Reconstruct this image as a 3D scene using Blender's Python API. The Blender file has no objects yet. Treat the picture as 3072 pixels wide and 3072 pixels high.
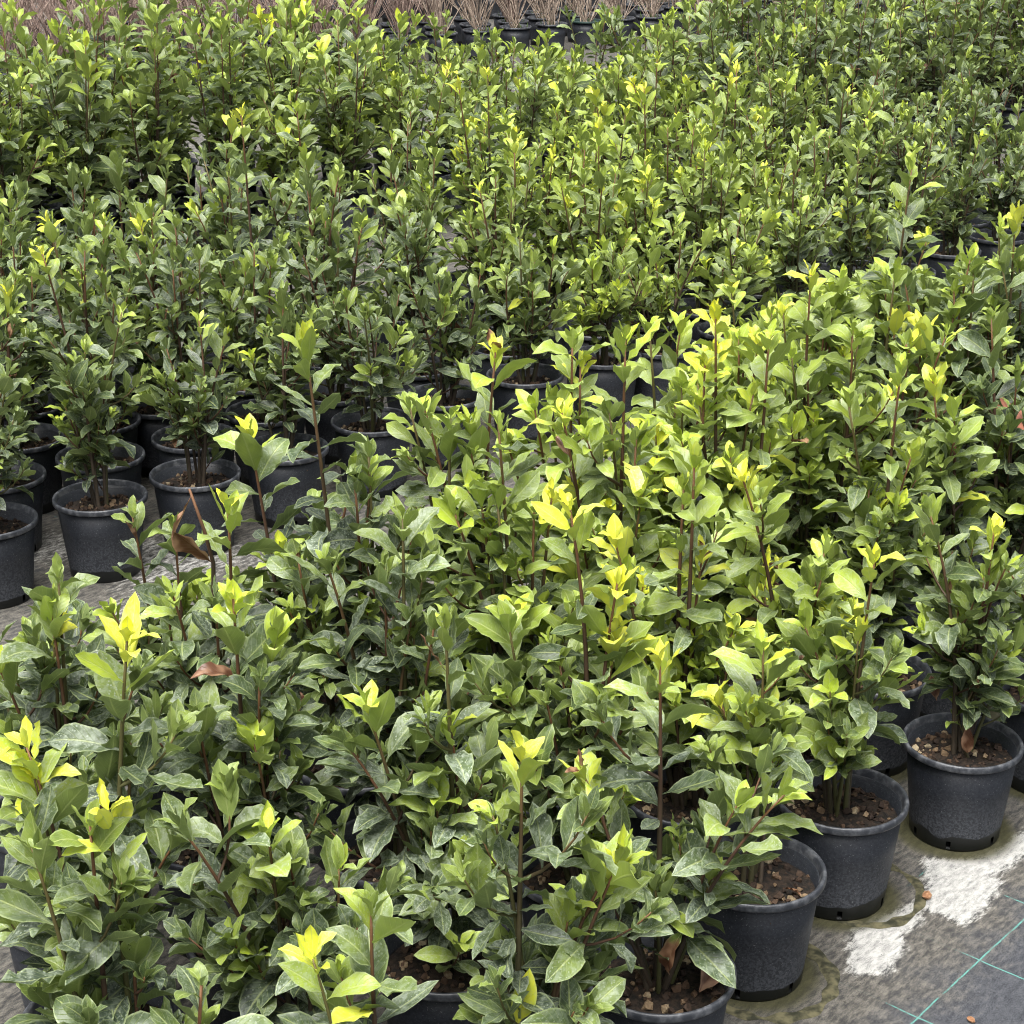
import bpy, math, random
import numpy as np
from mathutils import Vector, Matrix, noise

R = math.radians
random.seed(7)
scene = bpy.context.scene
COL = scene.collection

# ------------------------------------------------------------------ camera
PITCH, CAM_H, FPX = 21.45, 1.75, 5600.0          # focal length in pixels of a 3072 px frame
cam_data = bpy.data.cameras.new('camera')
cam_data.sensor_width = 36.0
cam_data.lens = 36.0 * FPX / 3072.0
cam_data.clip_start, cam_data.clip_end = 0.05, 2000.0
cam = bpy.data.objects.new('camera', cam_data)
COL.objects.link(cam)
cam.location = (0, 0, CAM_H)
cam.rotation_euler = (R(90 - PITCH), 0, 0)
scene.camera = cam

# ------------------------------------------------------------------ sky, sun, exposure (bright overcast day)
SUN_EL, SUN_AZ = 72.0, 205.0                       # azimuth clockwise from +Y
world = bpy.data.worlds.new('World')
scene.world = world
world.use_nodes = True
wn = world.node_tree
wn.nodes.clear()
sky = wn.nodes.new('ShaderNodeTexSky')
sky.sky_type = 'NISHITA'
sky.sun_disc = False
sky.sun_elevation = R(SUN_EL)
sky.sun_rotation = R(SUN_AZ)
sky.air_density, sky.dust_density, sky.ozone_density = 1.0, 4.0, 1.0
hs = wn.nodes.new('ShaderNodeHueSaturation')
hs.inputs['Saturation'].default_value = 0.30       # cloud cover: nearly white light
bg = wn.nodes.new('ShaderNodeBackground')
bg.inputs['Strength'].default_value = 0.05
wo = wn.nodes.new('ShaderNodeOutputWorld')
wn.links.new(sky.outputs[0], hs.inputs['Color'])
wn.links.new(hs.outputs[0], bg.inputs['Color'])
wn.links.new(bg.outputs[0], wo.inputs['Surface'])
sun_data = bpy.data.lights.new('sun', 'SUN')
sun_data.energy, sun_data.angle, sun_data.color = 2.0, R(45), (1.0, 0.98, 0.95)
sun = bpy.data.objects.new('sun', sun_data)
COL.objects.link(sun)
a, e = R(SUN_AZ), R(SUN_EL)
sun.rotation_euler = Vector((math.sin(a) * math.cos(e), math.cos(a) * math.cos(e), math.sin(e))).to_track_quat('Z', 'Y').to_euler()
vs = scene.view_settings
vs.view_transform, vs.look, vs.exposure, vs.gamma = 'Standard', 'None', 1.92, 1.0
vs.use_curve_mapping = False
scene.cycles.max_bounces, scene.cycles.diffuse_bounces, scene.cycles.glossy_bounces = 4, 2, 1
scene.cycles.transmission_bounces, scene.cycles.transparent_max_bounces = 4, 4
scene.cycles.sample_clamp_indirect = 6.0
scene.cycles.filter_width = 1.1
scene.cycles.use_adaptive_sampling, scene.cycles.adaptive_threshold = True, 0.03

# ------------------------------------------------------------------ measuring: photograph pixels -> points in the place
SP, CP = math.sin(R(PITCH)), math.cos(R(PITCH))
def ray(x, y):
    u, v = (x - 1536) / FPX, (y - 1536) / FPX
    return Vector((u, CP - v * SP, -SP - v * CP))
def on_plane(x, y, z):
    d = ray(x, y)
    return Vector((0, 0, CAM_H)) + d * ((z - CAM_H) / d.z)
def to_pix(p):
    q = Vector(p) - Vector((0, 0, CAM_H))
    dep = q.y * CP - q.z * SP
    return 1536 + FPX * q.x / dep, 1536 + FPX * (-q.z * CP - q.y * SP) / dep, dep

# ------------------------------------------------------------------ node helpers
class NT:
    def __init__(s, name):
        s.m = bpy.data.materials.new(name); s.m.use_nodes = True
        s.t = s.m.node_tree; s.t.nodes.clear()
    def n(s, typ, **kw):
        o = s.t.nodes.new(typ)
        for k, v in kw.items():
            if k.startswith('i_'):
                key = k[2:]
                key = int(key) if key.isdigit() else key.replace('_', ' ')
                s.put(o.inputs[key], v)
            else: setattr(o, k, v)
        return o
    def put(s, inp, v):
        if hasattr(v, 'node'): s.t.links.new(v, inp)
        else:
            if isinstance(v, tuple) and len(v) == 3 and len(getattr(inp, 'default_value', ())) == 4: v = (*v, 1)
            inp.default_value = v
    def math(s, op, a_, b_=0.0, clamp=False):
        o = s.n('ShaderNodeMath', operation=op, use_clamp=clamp); s.put(o.inputs[0], a_); s.put(o.inputs[1], b_); return o.outputs[0]
    def mix(s, f, a_, b_, blend='MIX'):
        o = s.n('ShaderNodeMix', data_type='RGBA', blend_type=blend); s.put(o.inputs[0], f); s.put(o.inputs[6], a_); s.put(o.inputs[7], b_); return o.outputs[2]
    def ramp(s, f, lo, hi, a_=0.0, b_=1.0):
        o = s.n('ShaderNodeMapRange', interpolation_type='SMOOTHSTEP'); s.put(o.inputs[0], f)
        for i, v in ((1, lo), (2, hi), (3, a_), (4, b_)): s.put(o.inputs[i], v)
        return o.outputs[0]
    def noise(s, vec, scale, detail=2.0, rough=0.5):
        o = s.n('ShaderNodeTexNoise'); s.put(o.inputs['Vector'], vec); s.put(o.inputs['Scale'], scale); s.put(o.inputs['Detail'], detail); s.put(o.inputs['Roughness'], rough); return o
    def out(s, sh):
        o = s.n('ShaderNodeOutputMaterial'); s.t.links.new(sh, o.inputs[0]); return s.m
    def bsdf(s, col, rough, normal=None, spec=0.5, **kw):
        o = s.n('ShaderNodeBsdfPrincipled'); s.put(o.inputs['Base Color'], col); s.put(o.inputs['Roughness'], rough); s.put(o.inputs['Specular IOR Level'], spec)
        if normal is not None: s.put(o.inputs['Normal'], normal)
        for k, v in kw.items(): s.put(o.inputs[k.replace('_', ' ')], v)
        return o.outputs[0]
    def bump(s, h, strength, dist):
        o = s.n('ShaderNodeBump'); s.put(o.inputs['Height'], h); o.inputs['Strength'].default_value = strength; o.inputs['Distance'].default_value = dist; return o.outputs[0]

# ------------------------------------------------------------------ materials
def leaf_material(joined=False):
    # object colour: R = youth (0 dark old leaf .. 1 yellow tip), G = whitish residue, B = brightness, A = dried brown
    t = NT('bay_leaf_joined' if joined else 'bay_leaf')
    oi = t.n('ShaderNodeAttribute', attribute_name='leafcol') if joined else t.n('ShaderNodeObjectInfo')
    rnd = t.n('ShaderNodeAttribute', attribute_name='leafrand').outputs['Fac'] if joined else oi.outputs['Random']
    sep = t.n('ShaderNodeSeparateColor'); t.put(sep.inputs[0], oi.outputs['Color'])
    youth, dust, bright, brown = sep.outputs[0], sep.outputs[1], sep.outputs[2], oi.outputs['Alpha']
    uv = t.n('ShaderNodeUVMap', uv_map='UVMap').outputs[0]
    sx = t.n('ShaderNodeSeparateXYZ'); t.put(sx.inputs[0], uv)
    au = t.math('ABSOLUTE', t.math('SUBTRACT', t.math('MULTIPLY', sx.outputs[0], 2.0), 1.0))     # 0 midrib .. 1 margin
    off = t.n('ShaderNodeCombineXYZ'); t.put(off.inputs[2], t.math('MULTIPLY', rnd, 60.0)); t.put(off.inputs[0], t.math('MULTIPLY', sx.outputs[0], 0.45)); t.put(off.inputs[1], sx.outputs[1])
    p = off.outputs[0]
    n1 = t.noise(p, 3.2, 1.0).outputs[0]
    cr = t.n('ShaderNodeValToRGB')
    el = cr.color_ramp.elements
    stops = [(0.0, (0.016, 0.032, 0.014)), (0.25, (0.068, 0.106, 0.026)), (0.5, (0.225, 0.300, 0.036)), (0.75, (0.42, 0.53, 0.030)), (1.0, (0.80, 0.80, 0.045))]
    while len(el) < len(stops): el.new(0.5)
    for q, (pos, c) in zip(el, stops): q.position = pos; q.color = (*c, 1)
    t.put(cr.inputs[0], t.math('ADD', youth, t.math('MULTIPLY', t.math('SUBTRACT', n1, 0.5), 0.34)))
    col = cr.outputs[0]
    # side veins, midrib, margin
    w = t.math('SUBTRACT', t.math('MULTIPLY', sx.outputs[1], 9.0), t.math('MULTIPLY', au, 2.2))
    vein = t.ramp(t.math('ABSOLUTE', t.math('SUBTRACT', t.math('FRACT', w), 0.5)), 0.40, 0.5)
    col = t.mix(t.math('MULTIPLY', vein, 0.22), col, (0.42, 0.50, 0.16))
    rib = t.ramp(au, 0.11, 0.02)
    edge = t.ramp(au, 0.84, 0.95)
    col = t.mix(t.math('MULTIPLY', rib, 0.42), col, (0.50, 0.56, 0.20))
    col = t.mix(t.math('MULTIPLY', edge, 0.40), col, (0.42, 0.50, 0.22))
    # residue left by hard water: film and droplets
    vo = t.n('ShaderNodeTexVoronoi', i_Scale=17.0); t.put(vo.inputs['Vector'], p)
    dots = t.ramp(vo.outputs['Distance'], 0.30, 0.20)
    film = t.ramp(t.noise(p, 9.0, 2.0, 0.7).outputs[0], 0.40, 0.68)
    res = t.math('MULTIPLY', dust, t.math('MAXIMUM', t.math('MULTIPLY', dots, 0.7), t.math('ADD', t.math('MULTIPLY', film, 0.42), 0.10)), True)
    geo = t.n('ShaderNodeNewGeometry')
    back = geo.outputs['Backfacing']
    res = t.math('MULTIPLY', res, t.math('SUBTRACT', 1.0, back))
    col = t.mix(res, col, (0.44, 0.50, 0.40))
    col = t.mix(t.math('MULTIPLY', back, 0.42), col, (0.30, 0.38, 0.13))
    hsv = t.n('ShaderNodeHueSaturation'); t.put(hsv.inputs['Color'], col); t.put(hsv.inputs['Value'], t.math('ADD', 0.55, t.math('MULTIPLY', bright, 0.9)))
    col = hsv.outputs[0]
    brn = t.mix(t.ramp(n1, 0.35, 0.65), (0.11, 0.045, 0.022), (0.38, 0.22, 0.13))
    bf = t.ramp(t.math('ADD', t.math('MULTIPLY', sx.outputs[1], 0.45), t.math('SUBTRACT', t.math('MULTIPLY', brown, 1.75), t.math('MULTIPLY', n1, 0.5))), 0.55, 0.68)
    col = t.mix(bf, col, brn)
    h = t.math('ADD', t.math('MULTIPLY', vein, -0.35), t.math('MULTIPLY', rib, -0.6))
    nrm = t.bump(h, 0.5, 0.002)
    rough = t.math('ADD', 0.36, t.math('ADD', t.math('MULTIPLY', back, 0.25), t.math('MULTIPLY', res, 0.3)))
    s1 = t.bsdf(col, rough, nrm, 0.45)
    tr2 = t.n('ShaderNodeBsdfTranslucent'); t.put(tr2.inputs[0], col)
    mx = t.n('ShaderNodeMixShader'); t.put(mx.inputs[0], 0.20); t.t.links.new(s1, mx.inputs[1]); t.t.links.new(tr2.outputs[0], mx.inputs[2])
    return t.out(mx.outputs[0])

def stem_material():
    t = NT('bay_stem')
    uv = t.n('ShaderNodeUVMap', uv_map='UVMap').outputs[0]
    sx = t.n('ShaderNodeSeparateXYZ'); t.put(sx.inputs[0], uv)
    oi = t.n('ShaderNodeObjectInfo')
    tc = t.n('ShaderNodeTexCoord').outputs['Object']
    n1 = t.noise(tc, 60.0, 3.0).outputs[0]
    cr = t.n('ShaderNodeValToRGB'); el = cr.color_ramp.elements
    for q in range(2): el.new(0.5)
    for q, (pos, c) in zip(el, [(0.0, (0.075, 0.058, 0.04)), (0.4, (0.06, 0.042, 0.026)), (0.7, (0.075, 0.036, 0.020)), (1.0, (0.16, 0.07, 0.025))]): q.position = pos; q.color = (*c, 1)
    t.put(cr.inputs[0], t.math('ADD', sx.outputs[1], t.math('MULTIPLY', t.math('SUBTRACT', n1, 0.5), 0.3)))
    col = t.mix(t.math('MULTIPLY', t.ramp(oi.outputs['Random'], 0.5, 0.9), 0.6), cr.outputs[0], (0.085, 0.10, 0.025))
    return t.out(t.bsdf(col, 0.6, t.bump(n1, 0.3, 0.002)))

def plain(name, c1, c2, scale, rough=0.7, bump=0.3, dist=0.003, detail=3.0, spec=0.4, lo=0.35, hi=0.65):
    t = NT(name)
    tc = t.n('ShaderNodeTexCoord').outputs['Object']
    n1 = t.noise(tc, scale, detail, 0.6).outputs[0]
    return t.out(t.bsdf(t.mix(t.ramp(n1, lo, hi), c1, c2), rough, t.bump(n1, bump, dist), spec))

def pot_material(name, tint=(0.010, 0.012, 0.017)):
    t = NT(name)
    tc = t.n('ShaderNodeTexCoord').outputs['Object']
    oi = t.n('ShaderNodeObjectInfo')
    ad = t.n('ShaderNodeVectorMath', operation='ADD'); t.put(ad.inputs[0], tc)
    cb = t.n('ShaderNodeCombineXYZ'); t.put(cb.inputs[0], t.math('MULTIPLY', oi.outputs['Random'], 13.0)); t.put(ad.inputs[1], cb.outputs[0])
    p = ad.outputs[0]
    sz = t.n('ShaderNodeSeparateXYZ'); t.put(sz.inputs[0], tc)
    fine = t.noise(p, 210.0, 2.0, 0.7).outputs[0]
    mid = t.noise(p, 22.0, 4.0, 0.65).outputs[0]
    big = t.noise(p, 7.0, 3.0).outputs[0]
    # dust film above the splash line, stronger low down; wet dark band at the foot
    line = t.math('ADD', 0.022, t.math('ADD', t.math('MULTIPLY', t.math('SUBTRACT', big, 0.45), 0.055), t.math('MULTIPLY', t.math('SUBTRACT', mid, 0.5), 0.016)))
    above = t.ramp(t.math('SUBTRACT', sz.outputs[2], line), -0.001, 0.0015)
    dust = t.math('MULTIPLY', above, t.math('ADD', t.ramp(sz.outputs[2], 0.15, 0.02, 0.10, 0.75), t.math('MULTIPLY', mid, 0.22)))
    col = t.mix(t.math('MULTIPLY', dust, t.ramp(fine, 0.35, 0.65, 0.25, 1.15)), tint, (0.070, 0.075, 0.086))
    sp = t.ramp(t.noise(p, 420.0, 1.0).outputs[0], 0.70, 0.76)
    col = t.mix(t.math('MULTIPLY', sp, 0.5), col, (0.25, 0.25, 0.24))
    col = t.mix(t.math('SUBTRACT', 1.0, above), col, (0.008, 0.009, 0.009))
    scr = t.ramp(t.noise(p, 90.0, 5.0, 0.8).outputs[0], 0.60, 0.72)
    rimf = t.ramp(sz.outputs[2], 0.172, 0.176)
    col = t.mix(t.math('MULTIPLY', t.math('MULTIPLY', scr, rimf), 0.55), col, (0.24, 0.245, 0.25))
    rough = t.math('ADD', 0.40, t.math('MULTIPLY', dust, 0.35))
    return t.out(t.bsdf(col, rough, t.bump(t.math('ADD', fine, t.math('MULTIPLY', mid, 2.0)), 0.18, 0.001), 0.45))

M_LEAF = leaf_material()
M_LEAFJ = leaf_material(True)
M_STEM = stem_material()
M_POT = pot_material('pot_plastic')
M_RIM = plain('pot_rim_plastic', (0.030, 0.033, 0.040), (0.13, 0.135, 0.145), 60.0, 0.42, 0.25, 0.001, 5.0, 0.5, 0.40, 0.75)
M_POTG = pot_material('pot_plastic_green_rim', (0.025, 0.055, 0.045))
M_SOIL = plain('potting_soil', (0.006, 0.0045, 0.003), (0.030, 0.019, 0.012), 90.0, 0.9, 0.8, 0.006)
M_TWIG = plain('dry_twig', (0.24, 0.18, 0.14), (0.46, 0.37, 0.29), 25.0, 0.8, 0.3, 0.002)
M_TWIGR = plain('red_brown_twig', (0.17, 0.115, 0.095), (0.36, 0.27, 0.22), 25.0, 0.8, 0.3, 0.002)
M_STONE = plain('brown_stone', (0.20, 0.09, 0.04), (0.42, 0.24, 0.13), 60.0, 0.8, 0.5, 0.002)
M_WEED = plain('weed_green', (0.06, 0.11, 0.02), (0.14, 0.22, 0.05), 40.0, 0.6, 0.1, 0.001)
M_BUD = plain('flower_bud', (0.28, 0.33, 0.08), (0.50, 0.50, 0.16), 200.0, 0.55, 0.3, 0.001)
M_TAG = plain('white_card', (0.72, 0.72, 0.70), (0.80, 0.80, 0.79), 30.0, 0.6, 0.0, 0.001)
M_RING = plain('dried_algae_crust', (0.016, 0.017, 0.007), (0.105, 0.095, 0.050), 40.0, 0.85, 0.7, 0.003)
def gravel_material():
    t = NT('lava_gravel')
    at = t.n('ShaderNodeAttribute', attribute_name='tone').outputs['Fac']
    tc = t.n('ShaderNodeTexCoord').outputs['Object']
    cr = t.n('ShaderNodeValToRGB'); el = cr.color_ramp.elements
    for q in range(2): el.new(0.5)
    for q, (pos, c) in zip(el, [(0.0, (0.022, 0.012, 0.007)), (0.4, (0.085, 0.048, 0.026)), (0.75, (0.20, 0.135, 0.075)), (1.0, (0.40, 0.33, 0.21))]): q.position = pos; q.color = (*c, 1)
    n1 = t.noise(tc, 250.0, 3.0).outputs[0]
    t.put(cr.inputs[0], t.math('ADD', at, t.math('MULTIPLY', t.math('SUBTRACT', n1, 0.5), 0.5)))
    return t.out(t.bsdf(cr.outputs[0], 0.85, t.bump(n1, 0.6, 0.002)))
M_GRAVEL = gravel_material()

def ground_material():
    t = NT('ground_cloth')
    tc = t.n('ShaderNodeTexCoord').outputs['Object']
    rot = t.n('ShaderNodeMapping', vector_type='TEXTURE'); t.put(rot.inputs['Vector'], tc)
    rot.inputs['Location'].default_value = (0.744, 2.504, 0); rot.inputs['Rotation'].default_value = (0, 0, R(49.0))
    g = rot.outputs[0]
    sg = t.n('ShaderNodeSeparateXYZ'); t.put(sg.inputs[0], g)
    def attr(nm): return t.n('ShaderNodeAttribute', attribute_name=nm).outputs['Fac']
    white, algae, clean = attr('white'), attr('algae'), attr('clean')
    st = t.n('ShaderNodeMapping'); t.put(st.inputs['Vector'], g); st.inputs['Scale'].default_value = (1.0, 2.6, 1.0)
    nb = t.noise(tc, 9.0, 5.0, 0.6).outputs[0]
    nm_ = t.noise(st.outputs[0], 38.0, 5.0, 0.7).outputs[0]
    nf = t.noise(st.outputs[0], 230.0, 3.0, 0.7).outputs[0]
    cloth = t.mix(t.ramp(t.math('ADD', t.math('MULTIPLY', nf, 0.6), t.math('MULTIPLY', nm_, 0.4)), 0.34, 0.66), (0.010, 0.012, 0.017), (0.085, 0.088, 0.098))
    grime = t.mix(t.ramp(nm_, 0.32, 0.7), (0.030, 0.028, 0.024), (0.165, 0.150, 0.122))
    gf = t.ramp(t.math('ADD', t.math('ADD', t.math('MULTIPLY', nb, 0.7), t.math('MULTIPLY', nm_, 0.5)), t.math('MULTIPLY', clean, -0.75)), 0.22, 0.62)
    col = t.mix(t.math('MULTIPLY', gf, t.ramp(nf, 0.32, 0.62, 0.35, 1.0)), cloth, grime)
    # woven marking threads every 195 mm, worn under the grime
    def line(c, wd):
        f = t.math('ABSOLUTE', t.math('SUBTRACT', t.math('FRACT', t.math('ADD', t.math('DIVIDE', c, 0.195), 0.5)), 0.5))
        return t.ramp(f, wd * 1.5, wd * 0.7)
    wob = t.math('MULTIPLY', t.math('SUBTRACT', t.noise(g, 12.0).outputs[0], 0.5), 0.006)
    lines = t.math('MAXIMUM', line(t.math('ADD', sg.outputs[0], wob), 0.0062), line(t.math('ADD', sg.outputs[1], wob), 0.0062))
    wear = t.math('MULTIPLY', t.ramp(t.math('ADD', gf, t.math('MULTIPLY', nm_, 0.5)), 1.10, 0.45, 0.03, 0.95), t.ramp(nf, 0.3, 0.55, 0.25, 1.0))
    wear = t.math('MULTIPLY', wear, t.math('SUBTRACT', 1.0, t.math('MINIMUM', t.math('MULTIPLY', algae, 2.0), 1.0)))
    col = t.mix(t.math('MULTIPLY', lines, wear), col, (0.10, 0.30, 0.26))
    # white lime crust
    wf = t.ramp(t.math('ADD', white, t.math('ADD', t.math('MULTIPLY', t.math('SUBTRACT', nm_, 0.5), 1.3), t.math('MULTIPLY', t.math('SUBTRACT', nf, 0.5), 0.5))), 0.36, 0.74)
    col = t.mix(t.math('MULTIPLY', wf, 0.93), col, t.mix(t.ramp(t.math('ADD', t.math('MULTIPLY', nm_, 0.65), t.math('MULTIPLY', nf, 0.35)), 0.34, 0.6), (0.17, 0.17, 0.165), (0.42, 0.415, 0.39)))
    af = t.ramp(t.math('ADD', algae, t.math('ADD', t.math('MULTIPLY', t.math('SUBTRACT', nb, 0.5), 0.6), t.math('MULTIPLY', t.math('SUBTRACT', nm_, 0.5), 0.5))), 0.20, 0.95)
    col = t.mix(t.math('MULTIPLY', af, 0.88), col, t.mix(nm_, (0.012, 0.013, 0.004), (0.070, 0.066, 0.022)))
    sp = t.ramp(t.noise(tc, 130.0, 1.0).outputs[0], 0.735, 0.76)
    col = t.mix(t.math('MULTIPLY', sp, 0.8), col, (0.015, 0.013, 0.010))
    rough = t.math('SUBTRACT', 0.85, t.math('MULTIPLY', t.math('SUBTRACT', 1.0, gf), 0.25))
    wv = t.n('ShaderNodeTexWave', i_Scale=170.0, bands_direction='X'); t.put(wv.inputs['Vector'], g)
    h = t.math('ADD', t.math('MULTIPLY', nm_, 1.0), t.math('ADD', t.math('MULTIPLY', wv.outputs['Fac'], 0.25), t.math('MULTIPLY', nb, 2.0)))
    return t.out(t.bsdf(col, rough, t.bump(h, 0.35, 0.004), 0.35))

# ------------------------------------------------------------------ object helpers
def mesh_obj(name, verts, faces, mat, parent=None, uvs=None, smooth=True):
    me = bpy.data.meshes.new(name)
    me.from_pydata(verts, [], faces); me.materials.append(mat)
    if smooth: me.polygons.foreach_set('use_smooth', [True] * len(me.polygons))
    if uvs is not None:
        l = me.uv_layers.new(name='UVMap')
        idx = np.empty(len(me.loops), np.int32); me.loops.foreach_get('vertex_index', idx)
        l.data.foreach_set('uv', np.asarray(uvs, np.float32)[idx].ravel())
    me.update()
    return link(name, me, parent)
def link(name, me, parent=None):
    o = bpy.data.objects.new(name, me); COL.objects.link(o)
    if parent is not None: o.parent = parent
    return o
def tag(o, label, cat=None, group=None, kind=None):
    o['label'] = label
    if cat: o['category'] = cat
    if group: o['group'] = group
    if kind: o['kind'] = kind
    return o
def tube(V, F, U, pts, rads, sides=6, v0=0.0, v1=1.0):
    base = len(V); n = len(pts)
    prev = Vector((1, 0, 0))
    for i, p in enumerate(pts):
        tg = (pts[min(i + 1, n - 1)] - pts[max(i - 1, 0)])
        if tg.length < 1e-9: tg = Vector((0, 0, 1))
        tg.normalize()
        x = (prev - tg * prev.dot(tg))
        if x.length < 1e-4: x = Vector((0, 1, 0)) - tg * tg.y
        x.normalize(); prev = x; y = tg.cross(x)
        for k in range(sides):
            an = 2 * math.pi * k / sides
            V.append(tuple(p + (x * math.cos(an) + y * math.sin(an)) * rads[i])); U.append((k / sides, v0 + (v1 - v0) * i / max(n - 1, 1)))
    for i in range(n - 1):
        for k in range(sides):
            k2 = (k + 1) % sides
            F.append((base + i * sides + k, base + i * sides + k2, base + (i + 1) * sides + k2, base + (i + 1) * sides + k))
    F.append(tuple(base + (n - 1) * sides + k for k in range(sides)))

# ------------------------------------------------------------------ ground
POT_R, POT_H = 0.11, 0.19
EDGE = [on_plane(x, y, POT_H).xy for x, y in ((1976, 2905), (2265, 2600), (2525, 2385), (2890, 2204), (3170, 2062))]
def crop4(x, y): return on_plane(2400 + x * 0.3478, 2500 + y * 0.3478, 0).xy
POLY = [[crop4(*q) for q in ((500, 850), (650, 760), (950, 650), (1010, 740), (830, 870), (850, 1000), (720, 1180), (480, 1190), (470, 1000))],
        [crop4(*q) for q in ((1120, 240), (1450, 250), (1700, 170), (1932, 20), (2100, -80), (2100, 60), (1932, 150), (1740, 300), (1600, 370), (1700, 420), (1600, 560), (1500, 690), (1400, 760), (1250, 680), (1000, 620), (1110, 560), (1140, 400))]]
def poly_sd(P, poly):
    d = np.full(len(P), 9.0); inside = np.zeros(len(P), bool)
    n = len(poly)
    for i in range(n):
        A = np.array(poly[i]); B = np.array(poly[(i + 1) % n]); ab = B - A
        h = np.clip(((P - A) @ ab) / (ab @ ab), 0, 1)
        d = np.minimum(d, np.linalg.norm(P - A - h[:, None] * ab, axis=1))
        c = (A[1] > P[:, 1]) != (B[1] > P[:, 1])
        with np.errstate(divide='ignore', invalid='ignore'):
            xi = (B[0] - A[0]) * (P[:, 1] - A[1]) / (B[1] - A[1]) + A[0]
        inside ^= c & (P[:, 0] < xi)
    return np.where(inside, d, -d)

def build_ground(pots):
    xs = np.concatenate([[-300, -60, -20, -8, -4], np.arange(-2.6, 0.2, 0.07), np.arange(0.2, 1.35, 0.006), [1.5, 1.8, 2.2, 3, 5, 9, 20, 60, 300]])
    ys = np.concatenate([[-60, -10, 0, 1, 1.5, 1.8], np.arange(2.0, 3.4, 0.006), np.arange(3.45, 6.0, 0.07), [6.5, 7, 8, 9.5, 11, 13, 16, 20, 30, 60, 150, 400]])
    X, Y = np.meshgrid(xs, ys)
    P = np.stack([X.ravel(), Y.ravel()], 1)
    nx, ny = len(xs), len(ys)
    ii = (np.arange(ny - 1)[:, None] * nx + np.arange(nx - 1)[None]).ravel()
    F = np.stack([ii, ii + 1, ii + nx + 1, ii + nx], 1)
    Z = np.zeros(len(P))
    white = np.zeros(len(P)); algae = np.zeros(len(P))
    for poly in POLY:
        white = np.maximum(white, np.clip(0.72 + poly_sd(P, poly) / 0.045, 0, 1.0))
    far = P[:, 1] > 3.45
    pn = np.array([noise.noise((x * 3, y * 3, 0)) for x, y in P[far]])
    white[far] = np.clip(0.10 + pn * 0.8, 0, 0.5)
    for (x, y) in pots:
        d = np.hypot(P[:, 0] - x, P[:, 1] - y)
        algae = np.maximum(algae, np.clip(1.0 - (d - 0.090) / 0.042, 0, 1))
    dv = np.array([math.cos(R(49)), math.sin(R(49))]); pv = np.array([dv[1], -dv[0]])
    off = (P - np.array([0.744, 2.504])) @ pv
    clean = np.clip(0.30 + off / 0.26, 0, 1) * (P[:, 1] < 3.4)
    me = bpy.data.meshes.new('ground')
    me.from_pydata(np.column_stack([P, Z]).tolist(), [], F.tolist())
    for nm, arr in (('white', white), ('algae', algae), ('clean', clean)):
        at = me.attributes.new(nm, 'FLOAT', 'POINT'); at.data.foreach_set('value', arr.astype(np.float32))
    me.materials.append(ground_material())
    g = link('ground', me)
    tag(g, 'black woven ground cloth stained with grime, lime crust and teal threads', kind='structure')
    return g

# ------------------------------------------------------------------ pots
def lathe(prof, seg, skip=None):
    V, F = [], []
    for (r, z) in prof:
        for k in range(seg):
            an = 2 * math.pi * k / seg
            V.append((r * math.cos(an), r * math.sin(an), z))
    for i in range(len(prof) - 1):
        for k in range(seg):
            if skip and skip(i, k): continue
            k2 = (k + 1) % seg
            F.append((i * seg + k, i * seg + k2, (i + 1) * seg + k2, (i + 1) * seg + k))
    return V, F
SEG = 64
def make_mesh(name, V, F, mat, smooth=True):
    me = bpy.data.meshes.new(name); me.from_pydata(V, [], F); me.materials.append(mat)
    if smooth: me.polygons.foreach_set('use_smooth', [True] * len(me.polygons))
    me.update(); return me
SOIL_Z = 0.150
body_prof = [(0.0, 0.004), (0.0800, 0.004), (0.0822, 0.0), (0.0832, 0.003), (0.0845, 0.020), (0.0860, 0.034), (0.0945, 0.110), (0.1012, 0.1765), (0.0975, 0.1765), (0.0915, 0.110), (0.0860, 0.060), (0.0, 0.060)]
BODY = make_mesh('pot_body', *lathe(body_prof, SEG, lambda i, k: i == 3 and (k % 11) == 0 and k < 60), M_POT)
rim_prof = [(0.1008, 0.1758), (0.1070, 0.1762), (0.1086, 0.1768), (0.1096, 0.1780), (0.1100, 0.1800), (0.1100, 0.1850), (0.1096, 0.1876), (0.1084, 0.1894), (0.1064, 0.1900), (0.1040, 0.1892), (0.1022, 0.1868), (0.1005, 0.1800), (0.0968, 0.1700)]
RIM = make_mesh('pot_rim', *lathe(rim_prof, SEG), M_RIM)
RIMG = make_mesh('pot_rim_green', *lathe(rim_prof, 32), M_POTG)
BODY_FAR = make_mesh('pot_body_far', *lathe(body_prof[:8] + [(0.096, 0.168), (0.09, 0.12)], 28), M_POT)
RIM_FAR = make_mesh('pot_rim_far', *lathe(rim_prof[::2], 28), M_RIM)

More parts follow.
